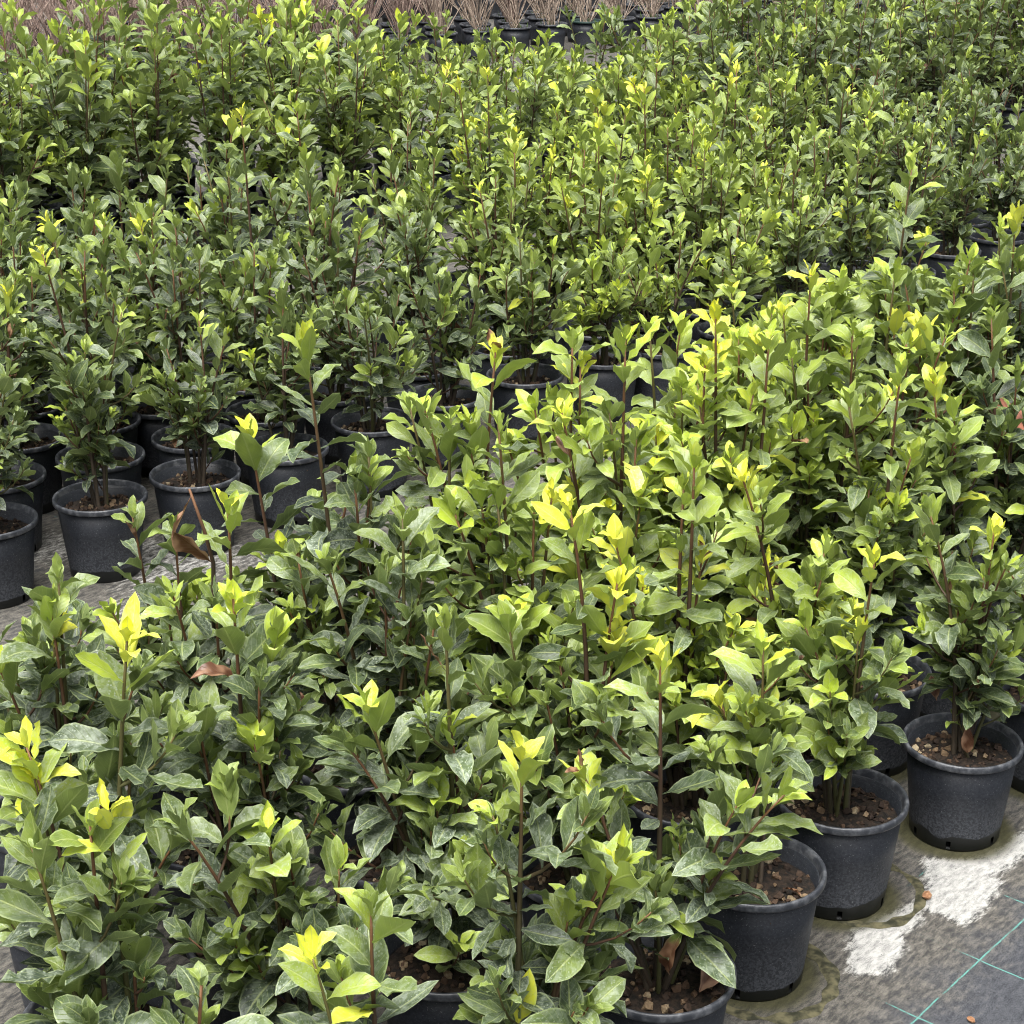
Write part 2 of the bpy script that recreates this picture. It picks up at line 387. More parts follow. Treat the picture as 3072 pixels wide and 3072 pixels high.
def soil_mesh(seed):
    rg = random.Random(seed); V = [(0, 0, SOIL_Z + 0.012)]; F = []
    for j in range(1, 7):
        for k in range(24):
            r = 0.0985 * j / 6; an = 2 * math.pi * k / 24
            V.append((r * math.cos(an), r * math.sin(an), SOIL_Z + 0.012 * (1 - (j / 6) ** 2) + rg.uniform(-0.003, 0.003) * (j < 6)))
    for k in range(24): F.append((0, 1 + k, 1 + (k + 1) % 24))
    for j in range(5):
        for k in range(24):
            a0 = 1 + j * 24; k2 = (k + 1) % 24
            F.append((a0 + k, a0 + 24 + k, a0 + 24 + k2, a0 + k2))
    return make_mesh('soil', V, F, M_SOIL)
def gravel_mesh(seed):
    rg = random.Random(seed); V, F, T = [], [], []
    for q in range(150):
        r = 0.094 * math.sqrt(rg.random()); an = rg.uniform(0, 6.283)
        s = rg.choice((0.003, 0.004, 0.0055, 0.007)) * rg.uniform(0.8, 1.3)
        c = Vector((r * math.cos(an), r * math.sin(an), SOIL_Z + 0.012 * (1 - (r / 0.0985) ** 2) + s * 0.35))
        m = Matrix.Rotation(rg.uniform(0, 6.28), 3, Vector((rg.uniform(-1, 1), rg.uniform(-1, 1), rg.uniform(-1, 1) + 0.01)).normalized())
        b = len(V); tone = rg.random() ** 2.0 * 0.95
        dirs = [(1, 0, 0), (-1, 0, 0), (0, 1, 0), (0, -1, 0), (0, 0, 1), (0, 0, -1), (.6, .6, .5), (-.6, .6, -.5), (.6, -.6, -.5), (-.6, -.6, .5)]
        for d in dirs:
            V.append(tuple(c + m @ (Vector(d) * s * rg.uniform(0.75, 1.25) * Vector((1.25, 0.95, 0.75)).length / 1.75))); T.append(tone)
        for f in ((6, 0, 2), (6, 2, 4), (6, 4, 0), (9, 1, 3), (9, 3, 4), (9, 4, 1), (7, 1, 5), (7, 5, 2), (7, 2, 1), (8, 0, 3), (8, 3, 5), (8, 5, 0), (2, 0, 5), (0, 5, 8), (1, 2, 4), (0, 4, 3), (1, 5, 3)):
            F.append(tuple(b + k for k in f))
    me = make_mesh('gravel', V, F, M_GRAVEL, False)
    at = me.attributes.new('tone', 'FLOAT', 'POINT'); at.data.foreach_set('value', T)
    return me
SOIL = [soil_mesh(s) for s in range(3)]
GRAVEL = [gravel_mesh(s) for s in range(3)]

def add_pot(root, rng, far=False, green=False):
    b = link('pot', BODY_FAR if far else BODY, root)
    b.rotation_euler.z = rng.uniform(0, 6.28)
    r = link('rim', RIMG if green else (RIM_FAR if far else RIM), b)
    s = link('soil', SOIL[rng.randrange(3)], root); s.rotation_euler.z = rng.uniform(0, 6.28)
    if not far:
        g = link('gravel', GRAVEL[rng.randrange(3)], s); g['kind'] = 'stuff'

# ------------------------------------------------------------------ leaf meshes (length 1 along +Y, upper face +Z)
def leaf_mesh(k):
    rg = random.Random(100 + k)
    nv = 8
    shape = rg.uniform(0.85, 1.35)                       # where the leaf is widest
    hw = rg.uniform(0.185, 0.26)
    fold = R(rg.uniform(6, 26)); curl = R(rg.uniform(-25, 75)); twist = R(rg.uniform(-30, 30))
    wamp, wph, wfr = rg.uniform(0.016, 0.055), rg.uniform(0, 6.28), rg.uniform(2.2, 4.2)
    side = R(rg.uniform(-14, 14))
    V, F, U = [], [], []
    y = z = x = 0.0
    for i in range(nv + 1):
        v = i / nv
        t = max(0.0, (v - 0.07) / 0.93)
        w = hw * (math.sin(math.pi * t ** shape) ** 0.80 if 0 < t < 1 else 0.0)
        w = max(w, 0.014 if v < 0.2 else 0.0)
        an = curl * (v ** 1.5) - 0.10; sa = side * v
        if i:
            ds = 1.0 / nv; y += ds * math.cos(an) * math.cos(sa); z -= ds * math.sin(an); x += ds * math.sin(sa)
        tw = twist * v
        for j in range(5):
            u = (-1, -0.55, 0, 0.55, 1)[j]
            lx = u * w * math.cos(fold); lz = abs(u) * w * math.sin(fold)
            if abs(u) == 1: lz += wamp * math.sin(wfr * 6.28 * v + wph + (1.7 if u > 0 else 0)) * min(1, w / 0.1)
            X = lx * math.cos(tw) - lz * math.sin(tw); Zz = lx * math.sin(tw) + lz * math.cos(tw)
            V.append((x + X, y + Zz * math.sin(an), z + Zz * math.cos(an))); U.append(((u + 1) / 2, v))
    for i in range(nv):
        for j in range(4):
            q = (i * 5 + j, i * 5 + j + 1, i * 5 + j + 6, i * 5 + j + 5)
            F.append(q)
    me = bpy.data.meshes.new('leaf'); me.from_pydata(V, [], F); me.materials.append(M_LEAF)
    me.polygons.foreach_set('use_smooth', [True] * len(F))
    l = me.uv_layers.new(name='UVMap')
    idx = np.empty(len(me.loops), np.int32); me.loops.foreach_get('vertex_index', idx)
    l.data.foreach_set('uv', np.asarray(U, np.float32)[idx].ravel()); me.update()
    return me
LEAVES = [leaf_mesh(k) for k in range(22)]
N_LEAF = [0, 0]
def add_leaf(parent, pos, d, up, L, wscale, youth, dust, bright, brown, rng):
    d = d.normalized()
    n = up - d * up.dot(d)
    if n.length < 1e-3: n = Vector((1, 0, 0)) - d * d.x
    n.normalize()
    roll = rng.gauss(0, 0.38)
    n = Matrix.Rotation(roll, 3, d) @ n
    x = d.cross(n)
    W = L * wscale
    k = rng.randrange(len(LEAVES))
    m = Matrix(((x.x * W, d.x * L, n.x * W, pos.x), (x.y * W, d.y * L, n.y * W, pos.y), (x.z * W, d.z * L, n.z * W, pos.z), (0, 0, 0, 1)))
    QUEUE.append((parent, m, k, (max(0, min(1, youth)), max(0, min(1, dust)), max(0, min(1, bright)), brown), pos.z - 0.45 * pos.y))
QUEUE = []
LV = []
for me in LEAVES:
    c = np.empty(len(me.vertices) * 3, np.float32); me.vertices.foreach_get('co', c); LV.append(c.reshape(-1, 3))
LF = np.array([p.vertices[:] for p in LEAVES[0].polygons], np.int32)
LU = np.empty(len(LEAVES[0].loops) * 2, np.float32); LEAVES[0].uv_layers[0].data.foreach_get('uv', LU)
def flush_leaves(root, most, rng):
    """the leaves that show largest become objects under their stems, the inner rest one joined part"""
    global QUEUE
    QUEUE.sort(key=lambda q: -q[4])
    for parent, m, k, c, sc in QUEUE[:most]:
        o = bpy.data.objects.new('leaf', LEAVES[k]); o.parent = parent; o.matrix_basis = m; o.color = c
        COL.objects.link(o)
    rest = QUEUE[most:]; N_LEAF[0] += len(QUEUE); N_LEAF[1] += len(rest)
    if rest:
        nv = len(LV[0]); V = np.empty((len(rest) * nv, 3), np.float32); C = np.empty((len(rest) * nv, 4), np.float32); Rn = np.empty(len(rest) * nv, np.float32)
        for i, (parent, m, k, c, sc) in enumerate(rest):
            a_ = np.array(m, np.float32); V[i * nv:(i + 1) * nv] = LV[k] @ a_[:3, :3].T + a_[:3, 3]
            C[i * nv:(i + 1) * nv] = c; Rn[i * nv:(i + 1) * nv] = rng.random()
        F = (LF[None] + (np.arange(len(rest)) * nv)[:, None, None]).reshape(-1, 4)
        me = bpy.data.meshes.new('foliage')
        me.vertices.add(len(V)); me.vertices.foreach_set('co', V.ravel())
        me.loops.add(F.size); me.loops.foreach_set('vertex_index', F.ravel().astype(np.int32))
        me.polygons.add(len(F)); me.polygons.foreach_set('loop_start', np.arange(0, F.size, 4, dtype=np.int32)); 
        me.polygons.foreach_set('use_smooth', np.ones(len(F), bool))
        l = me.uv_layers.new(name='UVMap'); l.data.foreach_set('uv', np.tile(LU, len(rest)))
        at = me.attributes.new('leafcol', 'FLOAT_COLOR', 'POINT'); at.data.foreach_set('color', C.ravel())
        at = me.attributes.new('leafrand', 'FLOAT', 'POINT'); at.data.foreach_set('value', Rn)
        me.materials.append(M_LEAFJ); me.update(calc_edges=True)
        o = link('foliage', me, root); o['kind'] = 'stuff'
    QUEUE = []

GA = 2.39996
def frame(tg):
    x = Vector((1, 0, 0)) - tg * tg.x
    if x.length < 1e-3: x = Vector((0, 1, 0)) - tg * tg.y
    x.normalize(); return x, tg.cross(x)
def clothe(parent, pts, rng, tip_y, base_y, start, step, Lmax, dust, brown_tip=0.0, spread=1.0, soilz=SOIL_Z):
    """leaves in a spiral along a shoot, small and upright at the tip, large and spreading below"""
    seg = [(pts[i + 1] - pts[i]).length for i in range(len(pts) - 1)]
    tot = sum(seg)
    s = tot; ph = rng.uniform(0, 6.28); k = 0
    gap = step * 0.25
    while s > start and k < 70:
        q = s; i = 0
        while i < len(seg) - 1 and q > seg[i]: q -= seg[i]; i += 1
        p = pts[i].lerp(pts[i + 1], min(1, q / max(seg[i], 1e-6)))
        tg = (pts[i + 1] - pts[i]).normalized()
        x, y = frame(tg)
        dd = tot - s                                                   # distance below the tip
        out = x * math.cos(ph) + y * math.sin(ph)
        ang = R(30 + 46 * min(1, dd / 0.16) + 16 * min(1, dd / 0.4) + rng.gauss(0, 11)) * SHAPE['spread']
        L = Lmax * min(1.0, 0.40 + dd / 0.085) * rng.uniform(0.72, 1.12)
        if dd > 0.35: L *= 0.92
        if p.z < soilz + 0.10: L *= 0.75
        yo = base_y + (tip_y - base_y) * math.exp(-(dd / 0.085) ** 1.8) + rng.gauss(0, 0.06) + 0.16 * max(0, 1 - dd / 0.22) - 0.07 * min(1, dd / 0.4)
        if rng.random() < 0.012 and dd > 0.1: yo = rng.uniform(0.6, 0.95)
        br = 0.0
        if brown_tip and k < 2: br = brown_tip
        elif rng.random() < 0.003: br = rng.uniform(0.35, 0.8); L *= 0.75
        d = tg * math.cos(ang) + out * math.sin(ang)
        if dd > 0.15: d.z -= 0.10
        add_leaf(parent, p, d, tg * 1.0 + Vector((0, 0, 0.35)), L, rng.uniform(*SHAPE['w']), yo,
                 dust * rng.uniform(0.3, 1.4) * min(1.0, 0.35 + dd / 0.12), rng.uniform(0.3, 0.72), br, rng)
        ph += GA + rng.gauss(0, 0.25); k += 1
        gap = step * min(1.0, 0.20 + dd / 0.075) * rng.uniform(0.75, 1.3)
        s -= gap

def bez(a_, b_, c_, n):
    return [a_ * (1 - t) ** 2 + b_ * 2 * t * (1 - t) + c_ * t * t for t in (i / n for i in range(n + 1))]

SHAPE = dict(spread=1.0, w=(0.85, 1.18))
def build_plant(base, tips, rng, n_fill, fill_h, base_y, dust, Lmax=0.075, step=0.020, side=2.2, limit=None, far=False, lean=0.09, start=0.07, most=300, hvar=(0.72, 1.05)):
    """one potted laurel: pot, soil, upright stems, leaves; tips are (local point, youth, brown)"""
    root = bpy.data.objects.new('potted_bay_laurel', None); COL.objects.link(root)
    root.empty_display_size = 0.1; root.location = (base[0], base[1], 0.0005)
    add_pot(root, rng, far)
    allt = list(tips)
    for q in range(n_fill):
        an = rng.uniform(0, 6.28) if q else rng.uniform(0, 6.28)
        r = rng.uniform(0.02, lean)
        h = fill_h * rng.uniform(*hvar)
        for it in range(14):
            tp = Vector((r * math.cos(an), r * math.sin(an), h))
            if limit is None or limit(tp + Vector((base[0], base[1], 0.03))): break
            h *= 0.93
        if h < SOIL_Z + 0.12: h = SOIL_Z + 0.12; tp.z = h
        allt.append((tp, min(1, max(0.12, base_y + rng.choice((0.08, 0.12, 0.2, 0.3, 0.5)) * rng.uniform(0.5, 1.1))), 0.0))
    for tp, yo, br in allt:
        an = math.atan2(tp.y, tp.x) + rng.gauss(0, 0.4)
        r0 = rng.uniform(0.004, 0.022)
        a0 = Vector((r0 * math.cos(an), r0 * math.sin(an), SOIL_Z - 0.01))
        mid = a0.lerp(tp, 0.5) + Vector((rng.gauss(0, 0.018), rng.gauss(0, 0.018), 0.04)) + Vector((tp.x - a0.x, tp.y - a0.y, 0)) * -0.12
        n = 8
        pts = bez(a0, mid, tp, n)
        Ln = (tp - a0).length
        r_b = 0.0028 + 0.0032 * min(1, Ln / 0.6)
        V, F, U = [], [], []
        tube(V, F, U, pts, [r_b * (1 - 0.72 * (i / n)) for i in range(n + 1)], 5 if far else 6, 0, 1)
        shoots = []
        ns = int(side + rng.random()) if Ln > 0.25 else 0
        for q in range(ns):
            f = rng.uniform(0.22, 0.78); i = int(f * n); p = pts[i]
            tg = (pts[i + 1] - pts[i]).normalized(); x, y = frame(tg); an2 = rng.uniform(0, 6.28)
            o2 = x * math.cos(an2) + y * math.sin(an2)
            sl = rng.uniform(0.06, 0.17) * (1.15 - f * 0.5)
            e2 = p + tg * sl * 0.85 + o2 * sl * 0.65
            if limit is not None and not limit(e2 + Vector((base[0], base[1], 0.04))): continue
            sp = bez(p, p + o2 * sl * 0.45 + tg * sl * 0.25, e2, 4)
            tube(V, F, U, sp, [r_b * 0.5 * (1 - 0.6 * j / 4) for j in range(5)], 5, 0.5, 1)
            shoots.append(sp)
        st = mesh_obj('stem', V, F, M_STEM, root, U)
        clothe(st, pts, rng, yo, base_y, start + rng.uniform(0, 0.05), step, Lmax * rng.uniform(0.88, 1.1), dust, br)
        for sp in shoots:
            clothe(st, sp, rng, base_y + rng.choice((0.03, 0.06, 0.1, 0.18, 0.35)), base_y, 0.02, step * 0.85, Lmax * rng.uniform(0.75, 1.0), dust)
    flush_leaves(root, most, rng)
    return root

K = 3072 / 1932
# ------------------------------------------------------------------ near block: four staggered rows behind the edge of bare cloth
U1 = Vector((EDGE[3] - EDGE[0])).normalized(); N1 = Vector((-U1.y, U1.x))
def lerp_tab(tab, x):
    if x <= tab[0][0]: return tab[0][1]
    for (x0, y0), (x1, y1) in zip(tab, tab[1:]):
        if x <= x1: return y0 + (y1 - y0) * (x - x0) / (x1 - x0)
    return tab[-1][1]
LIM1 = [(0, 1800), (350, 1740), (600, 1700), (900, 1580), (1010, 1480), (1130, 1170), (1700, 1130), (1800, 1240), (1960, 1230), (2080, 1050), (2300, 900), (2600, 760), (2850, 780), (3072, 740)]
def limit1(p):
    x, y, d = to_pix(p); return y > lerp_tab(LIM1, x)

near = []                                                  # dicts: row, x, y, h, tips
for j, p in enumerate(EDGE): near.append(dict(row=0, k=j, p=Vector(p), tips=[]))
for q in range(1, 6): near.append(dict(row=0, k=-q, p=EDGE[0] - U1 * 0.285 * q, tips=[]))
near.append(dict(row=0, k=5, p=EDGE[4] + U1 * 0.29, tips=[]))
for row in range(1, 5):
    for k in range(-5, 9):
        if row == 4 and 2 <= k < 5: continue
        rr = random.Random(row * 50 + k)
        p = EDGE[0] + U1 * (0.292 * k + (0.146 if row % 2 else 0.0)) + N1 * (0.25 * row) + Vector((rr.uniform(-.015, .015), rr.uniform(-.015, .015)))
        near.append(dict(row=row, k=k, p=p, tips=[]))
def in_view(p, zs=(0.1, 0.4, 0.7), m=260):
    for z in zs:
        x, y, d = to_pix((p[0], p[1], z))
        if d > 0.6 and -m < x < 3072 + m and -m < y < 3072 + m + 150: return True
    return False
near = [n for n in near if in_view(n['p'])]
for n in near:
    along = (n['p'] - EDGE[0]).dot(U1)
    n['h'] = (0.50, 0.61, 0.71, 0.80, 0.64)[n['row']] * max(0.85, min(1.12, 0.95 + 0.13 * along))
TIPS1 = [(575, 650, .7), (470, 820, .75), (430, 960, .75), (250, 975, .3), (330, 1000, .3), (600, 950, .3), (110, 1090, .35), (100, 1180, 1), (240, 1205, 1), (440, 1130, .72), (520, 1200, .6),
 (50, 1410, .8), (65, 1470, .85), (345, 1350, .3), (205, 1530, .95), (170, 1560, .4), (60, 1600, .35), (340, 1560, .2), (505, 1570, .6), (545, 1620, .4), (615, 1060, .3), (690, 1330, .65), (650, 1400, .2),
 (840, 1170, .5), (850, 1370, .6), (985, 1420, .95), (930, 1540, .5), (1100, 1460, .75), (935, 665, .8), (1080, 640, .5), (1095, 690, .85), (1060, 780, .7), (940, 800, .45), (800, 770, .45), (850, 790, .45),
 (905, 930, .55), (925, 1000, .5), (1040, 940, 1), (1075, 960, .9), (1160, 1020, 1), (1165, 1100, 1), (1165, 1200, .9), (1245, 1250, .9), (1300, 1180, .7), (1225, 620, .5), (1180, 640, .6), (1285, 615, .6),
 (1350, 590, .85), (1330, 690, .8), (1320, 760, .7), (1380, 550, .6), (1530, 520, .8), (1500, 730, .5), (1740, 620, 1), (1690, 610, .9), (1620, 640, .4), (1690, 510, .5), (1720, 320, .5), (1800, 550, .5),
 (1750, 450, .85), (1830, 490, .5), (1400, 900, .95), (1310, 870, .6), (1290, 920, .65), (1325, 1050, .9), (1560, 1030, .5), (1660, 970, .7), (1650, 1060, .75), (1720, 860, .6), (1800, 770, .6), (1760, 720, .85),
 (1750, 930, .4), (1620, 1190, .8), (1580, 1230, .5), (1440, 1220, .6), (1350, 1320, .95), (1410, 1340, .9), (1055, 1250, .3), (1480, 1500, .5), (1390, 1520, .5), (1170, 1620, .6), (1150, 1640, .8), (1345, 1650, .5),
 (1075, 1720, .6), (700, 1720, .4), (640, 1640, .4), (590, 1810, .75), (250, 1770, .3), (140, 1830, .3), (380, 1860, .2), (1880, 970, .85), (1870, 1050, .4), (1810, 1110, .3), (1640, 920, .3), (1905, 1040, .4), (760, 980, .35), (700, 900, .4), (1150, 780, .4), (1200, 830, .4), (1450, 640, .5), (1560, 560, .6), (1600, 760, .45), (1700, 700, .5), (960, 1180, .4), (780, 1200, .3), (1885, 430, .6), (1915, 415, .9), (1925, 490, .5), (1870, 600, .4), (1920, 700, .4)]
BROWN1 = {(1325, 1050): .75, (1100, 1460): .6, (935, 665): .35}
def assign(tips, plants, cost_h, hmin, hmax, rmax, cap):
    C = Vector((0, 0, CAM_H))
    for tx, ty, yo in tips:
        d = ray(tx * K, ty * K); dxy = Vector((d.x, d.y)); best = None
        for n in plants:
            t = n['p'].dot(dxy) / dxy.dot(dxy)
            P = C + d * t; r = (P.xy - n['p']).length
            if r > rmax or not hmin < P.z < hmax or len(n['tips']) >= cap: continue
            c = r * 5 + abs(P.z - n['h']) * cost_h + 0.10 * len(n['tips'])
            if best is None or c < best[0]: best = (c, n, P)
        if best: 
            n, P = best[1], best[2]
            n['tips'].append((Vector((P.x - n['p'].x, P.y - n['p'].y, P.z)), yo, BROWN1.get((tx, ty), 0.0)))
assign(TIPS1, near, 3.0, 0.32, 1.10, 0.24, 6)

def young1(x, y):                                           # paler plants stand in the middle of the near block
    f = max(0.0, 1 - ((x - 2050) / 1050) ** 2 - ((y - 1300) / 750) ** 2)
    return 0.09 + 0.36 * f
def lab_near(n):
    t = n['tips']; ymax = max([q[1] for q in t], default=0); hb = max([q[0].z for q in t], default=n['h'])
    tipw = 'bright yellow tips' if ymax >= .9 else 'lime green tips' if ymax >= .65 else 'pale green tips' if ymax >= .4 else 'dark green leaves'
    size = 'tall' if hb > .82 else 'low' if hb < .55 else 'bushy'
    al = (n['p'] - EDGE[0]).dot(U1); k = min(range(4), key=lambda q: abs((EDGE[q] - EDGE[0]).dot(U1) - al))
    where = 'row edging the bare cloth' if n['row'] == 0 else ('', 'second row', 'third row', 'fourth row', 'fifth row')[n['row']] + ', '
    if n['row']:
        over = round((al - (EDGE[k] - EDGE[0]).dot(U1)) / 0.15)
        anchor = ('browned-leaf pot', 'fork-stemmed pot', 'round-mark pot', 'pink-leaf pot')[k]
        where += ('behind the ' if abs(over) < 2 else 'past the ' if over > 0 else 'short of the ') + anchor
        if abs(over) >= 2: where += ' by ' + ('one', 'two', 'three', 'four', 'five', 'six', 'seven')[min(6, abs(over) // 2 - 1)]
    return f'{size} bay laurel with {tipw}, {where}'
UNIQUE_NEAR = {(0, 0): 'low bay laurel with a half browned leaf, edge pot with pale dry leaf on soil',
 (0, 1): 'bay laurel with thick bare forked stems over its edge pot, beside the algae ring',
 (0, 2): 'bay laurel in edge pot touching the empty round pot mark on the cloth',
 (0, 3): 'low bay laurel in edge pot with a pinkish dry leaf hanging over gravel'}
def dead_leaf(parent, pos, d, up, L, rng, w=1.0):
    add_leaf(parent, pos, d, up, L, w, 0.2, 0, 0.5, 1.0, rng)

nearroots = {}
SHAPE.update(spread=0.90, w=(0.78, 1.12))
for n in near:
    rng = random.Random(1000 + n['row'] * 97 + n['k'] * 13)
    x, y, d = to_pix((n['p'].x, n['p'].y, 0.6))
    by = young1(x, y)
    key = (n['row'], n['k'])
    fill = max(4, 8 - len(n['tips']))
    fh = n['h'] * (0.82 if n['row'] < 2 else 0.95)
    lean = 0.13
    if key == (0, 0): fill, fh = 6, 0.36
    if key == (0, 3): fill, fh = 5, 0.44
    if key == (0, 1): fill, fh = 4, 0.46
    if key == (0, 2): fill, fh = 5, 0.50
    st = 0.16 if key in ((0, 1),) else 0.10 if key in ((0, 3), (0, 2)) else 0.07
    root = build_plant(n['p'], n['tips'], rng, fill, fh, by + rng.uniform(-.05, .05), rng.uniform(0.5, 1.0) * (1.15 - by), 0.090, 0.0190, 2.8, limit1, lean=lean, start=st)
    tag(root, UNIQUE_NEAR.get(key) or lab_near(n), 'plant', ('laurels edging the bare cloth', 'second row of the near laurel block', 'third row of the near laurel block', 'fourth row of the near laurel block', 'fifth row of the near laurel block')[n['row']])
    nearroots[key] = root
    if key == (0, 3): root.scale = (0.95, 0.95, 0.95)

# dry leaves, a dead shoot and a flower bud cluster on the near plants
def dry_leaf_at(name_parent, world_p, d, up, L, seed, w=1.0, dry=1.0, tone=0.5):
    rg = random.Random(seed); base = name_parent.location
    add_leaf(name_parent, Vector(world_p) - base, Vector(d), Vector(up), L, w, 0.3, 0, tone, dry, rg)
    par, m, k, c, sc = QUEUE.pop()
    o = bpy.data.objects.new('dry_leaf' if dry > .9 else 'leaf', LEAVES[k]); o.parent = par; o.matrix_basis = m; o.color = c; COL.objects.link(o)
def ray_near(x, y, p):
    d = ray(x, y); dxy = Vector((d.x, d.y)); return Vector((0, 0, CAM_H)) + d * (Vector(p).dot(dxy) / dxy.dot(dxy))
rA, rB, rD = nearroots[(0, 0)], nearroots[(0, 1)], nearroots[(0, 3)]
dry_leaf_at(rA, (EDGE[0].x + 0.055, EDGE[0].y - 0.03, 0.172), (0.5, 0.7, 0.25), (0, -0.3, 1), 0.085, 1, 0.9, 1.0, 0.9)
dry_leaf_at(rA, (EDGE[0].x + 0.03, EDGE[0].y - 0.06, 0.30), (-0.55, -0.25, -0.75), (0.1, -1, 0.3), 0.085, 2, 0.9, 0.42, 0.8)
dry_leaf_at(rB, (EDGE[1].x + 0.04, EDGE[1].y - 0.03, 0.170), (0.8, -0.4, 0.1), (0, 0, 1), 0.03, 5, 1.2, 1.0, 0.9)
dry_leaf_at(rD, (EDGE[3].x - 0.004, EDGE[3].y - 0.03, 0.245), (0.05, -0.15, -1), (0, -1, -0.1), 0.066, 3, 0.95, 1.0, 1.0)
dry_leaf_at(rD, (EDGE[3].x - 0.05, EDGE[3].y + 0.02, 0.26), (-0.2, 0.1, 0.9), (0, -1, 0.2), 0.05, 4, 0.9, 0.8, 0.6)
cand = [n for n in near if n['row'] in (3, 4)]
n = min(cand, key=lambda q: (ray_near(580, 1480, q['p']).xy - q['p']).length + 2 * abs(ray_near(580, 1480, q['p']).z - 0.74))
P0, P1, P2 = (ray_near(x, y, n['p']) for x, y in ((640, 1690), (612, 1590), (568, 1468)))
base = Vector((n['p'].x, n['p'].y, 0)); V, F, U = [], [], []
pts = [Vector((0, 0, SOIL_Z)), (P0 - base) * 0.5 + Vector((0, 0, 0.08)), P0 - base, P1 - base, P2 - base]
tube(V, F, U, pts, [0.0045, 0.004, 0.0033, 0.0028, 0.0018], 6)
root_d = nearroots[(n['row'], n['k'])]
mesh_obj('dead_stem', V, F, M_STEM, root_d, U)
dry_leaf_at(root_d, P1.lerp(P2, 0.85), (-0.35, -0.2, -0.9), (-0.9, -0.3, 0.2), 0.075, 8, 0.75)
dry_leaf_at(root_d, P0 + Vector((0, 0, 0.0)), (-0.5, -0.2, 0.8), (-0.3, -0.9, 0.1), 0.085, 9, 1.1, 1.0, 0.35)
n = min(cand, key=lambda q: (ray_near(1415, 1400, q['p']).xy - q['p']).length)
Pb = ray_near(1415, 1400, n['p']); root_b = nearroots[(n['row'], n['k'])]; rg = random.Random(3)
V, F = lathe([(0.0005, -0.0045), (0.0030, -0.0035), (0.0046, 0.0), (0.0034, 0.0034), (0.0005, 0.0048)], 8)
bud = make_mesh('flower_bud', V, F, M_BUD)
for q in range(16):
    o = link('flower_bud', bud, root_b); v = Vector((rg.gauss(0, 1), rg.gauss(0, 1), rg.gauss(0, 1.2))).normalized() * rg.uniform(0.006, 0.016)
    o.location = Pb - root_b.location + v; o.rotation_euler = (rg.uniform(0, 3), rg.uniform(0, 3), 0); o.scale = [rg.uniform(0.8, 1.3)] * 3
def plane_leaf(pts_px, dep_p, tilt, size, seed, label):
    rg = random.Random(seed); V = [(0, 0, 0)]; n_ = 40; U = [(0.5, 0.8)]
    for i in range(n_):
        an = 6.2832 * i / n_
        r = size * (0.55 + 0.45 * abs(math.cos(2.5 * (an - 1.57))) ** 0.8) * (0.55 if abs(an - 4.71) < 0.35 else 1) * rg.uniform(0.92, 1.06)
        V.append((r * math.cos(an), r * math.sin(an), 0.12 * size * math.sin(3 * an + seed) + 0.25 * r * r / size)); U.append((0.5 + 0.4 * math.cos(an), 0.9))
    F = [(0, 1 + i, 1 + (i + 1) % n_) for i in range(n_)]
    o = mesh_obj('dry_plane_leaf', V, F, M_DRY, None, U); o.location = ray_near(*pts_px, dep_p); o.rotation_euler = tilt
    tag(o, label, 'dry leaf', 'large dry leaves caught in the laurels')
M_DRY = plain('dry_plane_leaf', (0.09, 0.03, 0.018), (0.26, 0.10, 0.06), 30.0, 0.7, 0.4, 0.003)
plane_leaf((3045, 1270), (1.12, 3.80), (R(35), R(8), 0.6), 0.072, 1, 'large russet dry leaf lying level among the laurel stems')
plane_leaf((3035, 1390), (1.06, 3.68), (R(62), R(-12), 0.2), 0.065, 2, 'large russet dry leaf standing upright, lodged under the level one')

# ------------------------------------------------------------------ middle block
F2 = [(-35, 1557), (300, 1485), (585, 1416), (855, 1340), (1118, 1258), (1331, 1183), (1575, 1120), (1812, 1065), (1990, 1035), (2200, 985), (2390, 925), (2560, 870), (2710, 810), (2850, 746), (2995, 705), (3130, 660)]
FRONT2 = [on_plane(x, y, POT_H).xy for x, y in F2]
FRONT2 = [FRONT2[0] * 2 - FRONT2[1]] + FRONT2 + [FRONT2[-1] * 2 - FRONT2[-2]]
LIM2 = [(0, 900), (200, 980), (420, 960), (600, 960), (700, 900), (3072, 300)]
def block(front, rows, gap, hfun, seed, jitter=0.02):
    out = []
    for row in range(rows):
        for k in range(len(front)):
            a0 = front[max(0, k - 1)]; b0 = front[min(len(front) - 1, k + 1)]
            u = (b0 - a0).normalized(); nn = Vector((-u.y, u.x))
            p = Vector(front[k]) + nn * gap * row
            if row % 2: p = p + u * 0.135
            rr = random.Random(seed + row * 77 + k)
            if row: p = p + Vector((rr.uniform(-jitter, jitter), rr.uniform(-jitter, jitter)))
            if not in_view(p): continue
            out.append(dict(row=row, k=k, p=p, tips=[], h=hfun(row, k, p) * rr.uniform(0.93, 1.07)))
    return out
mid = block(FRONT2, 5, 0.25, lambda r, k, p: (0.58, 0.66, 0.70, 0.72, 0.70)[r], 300)
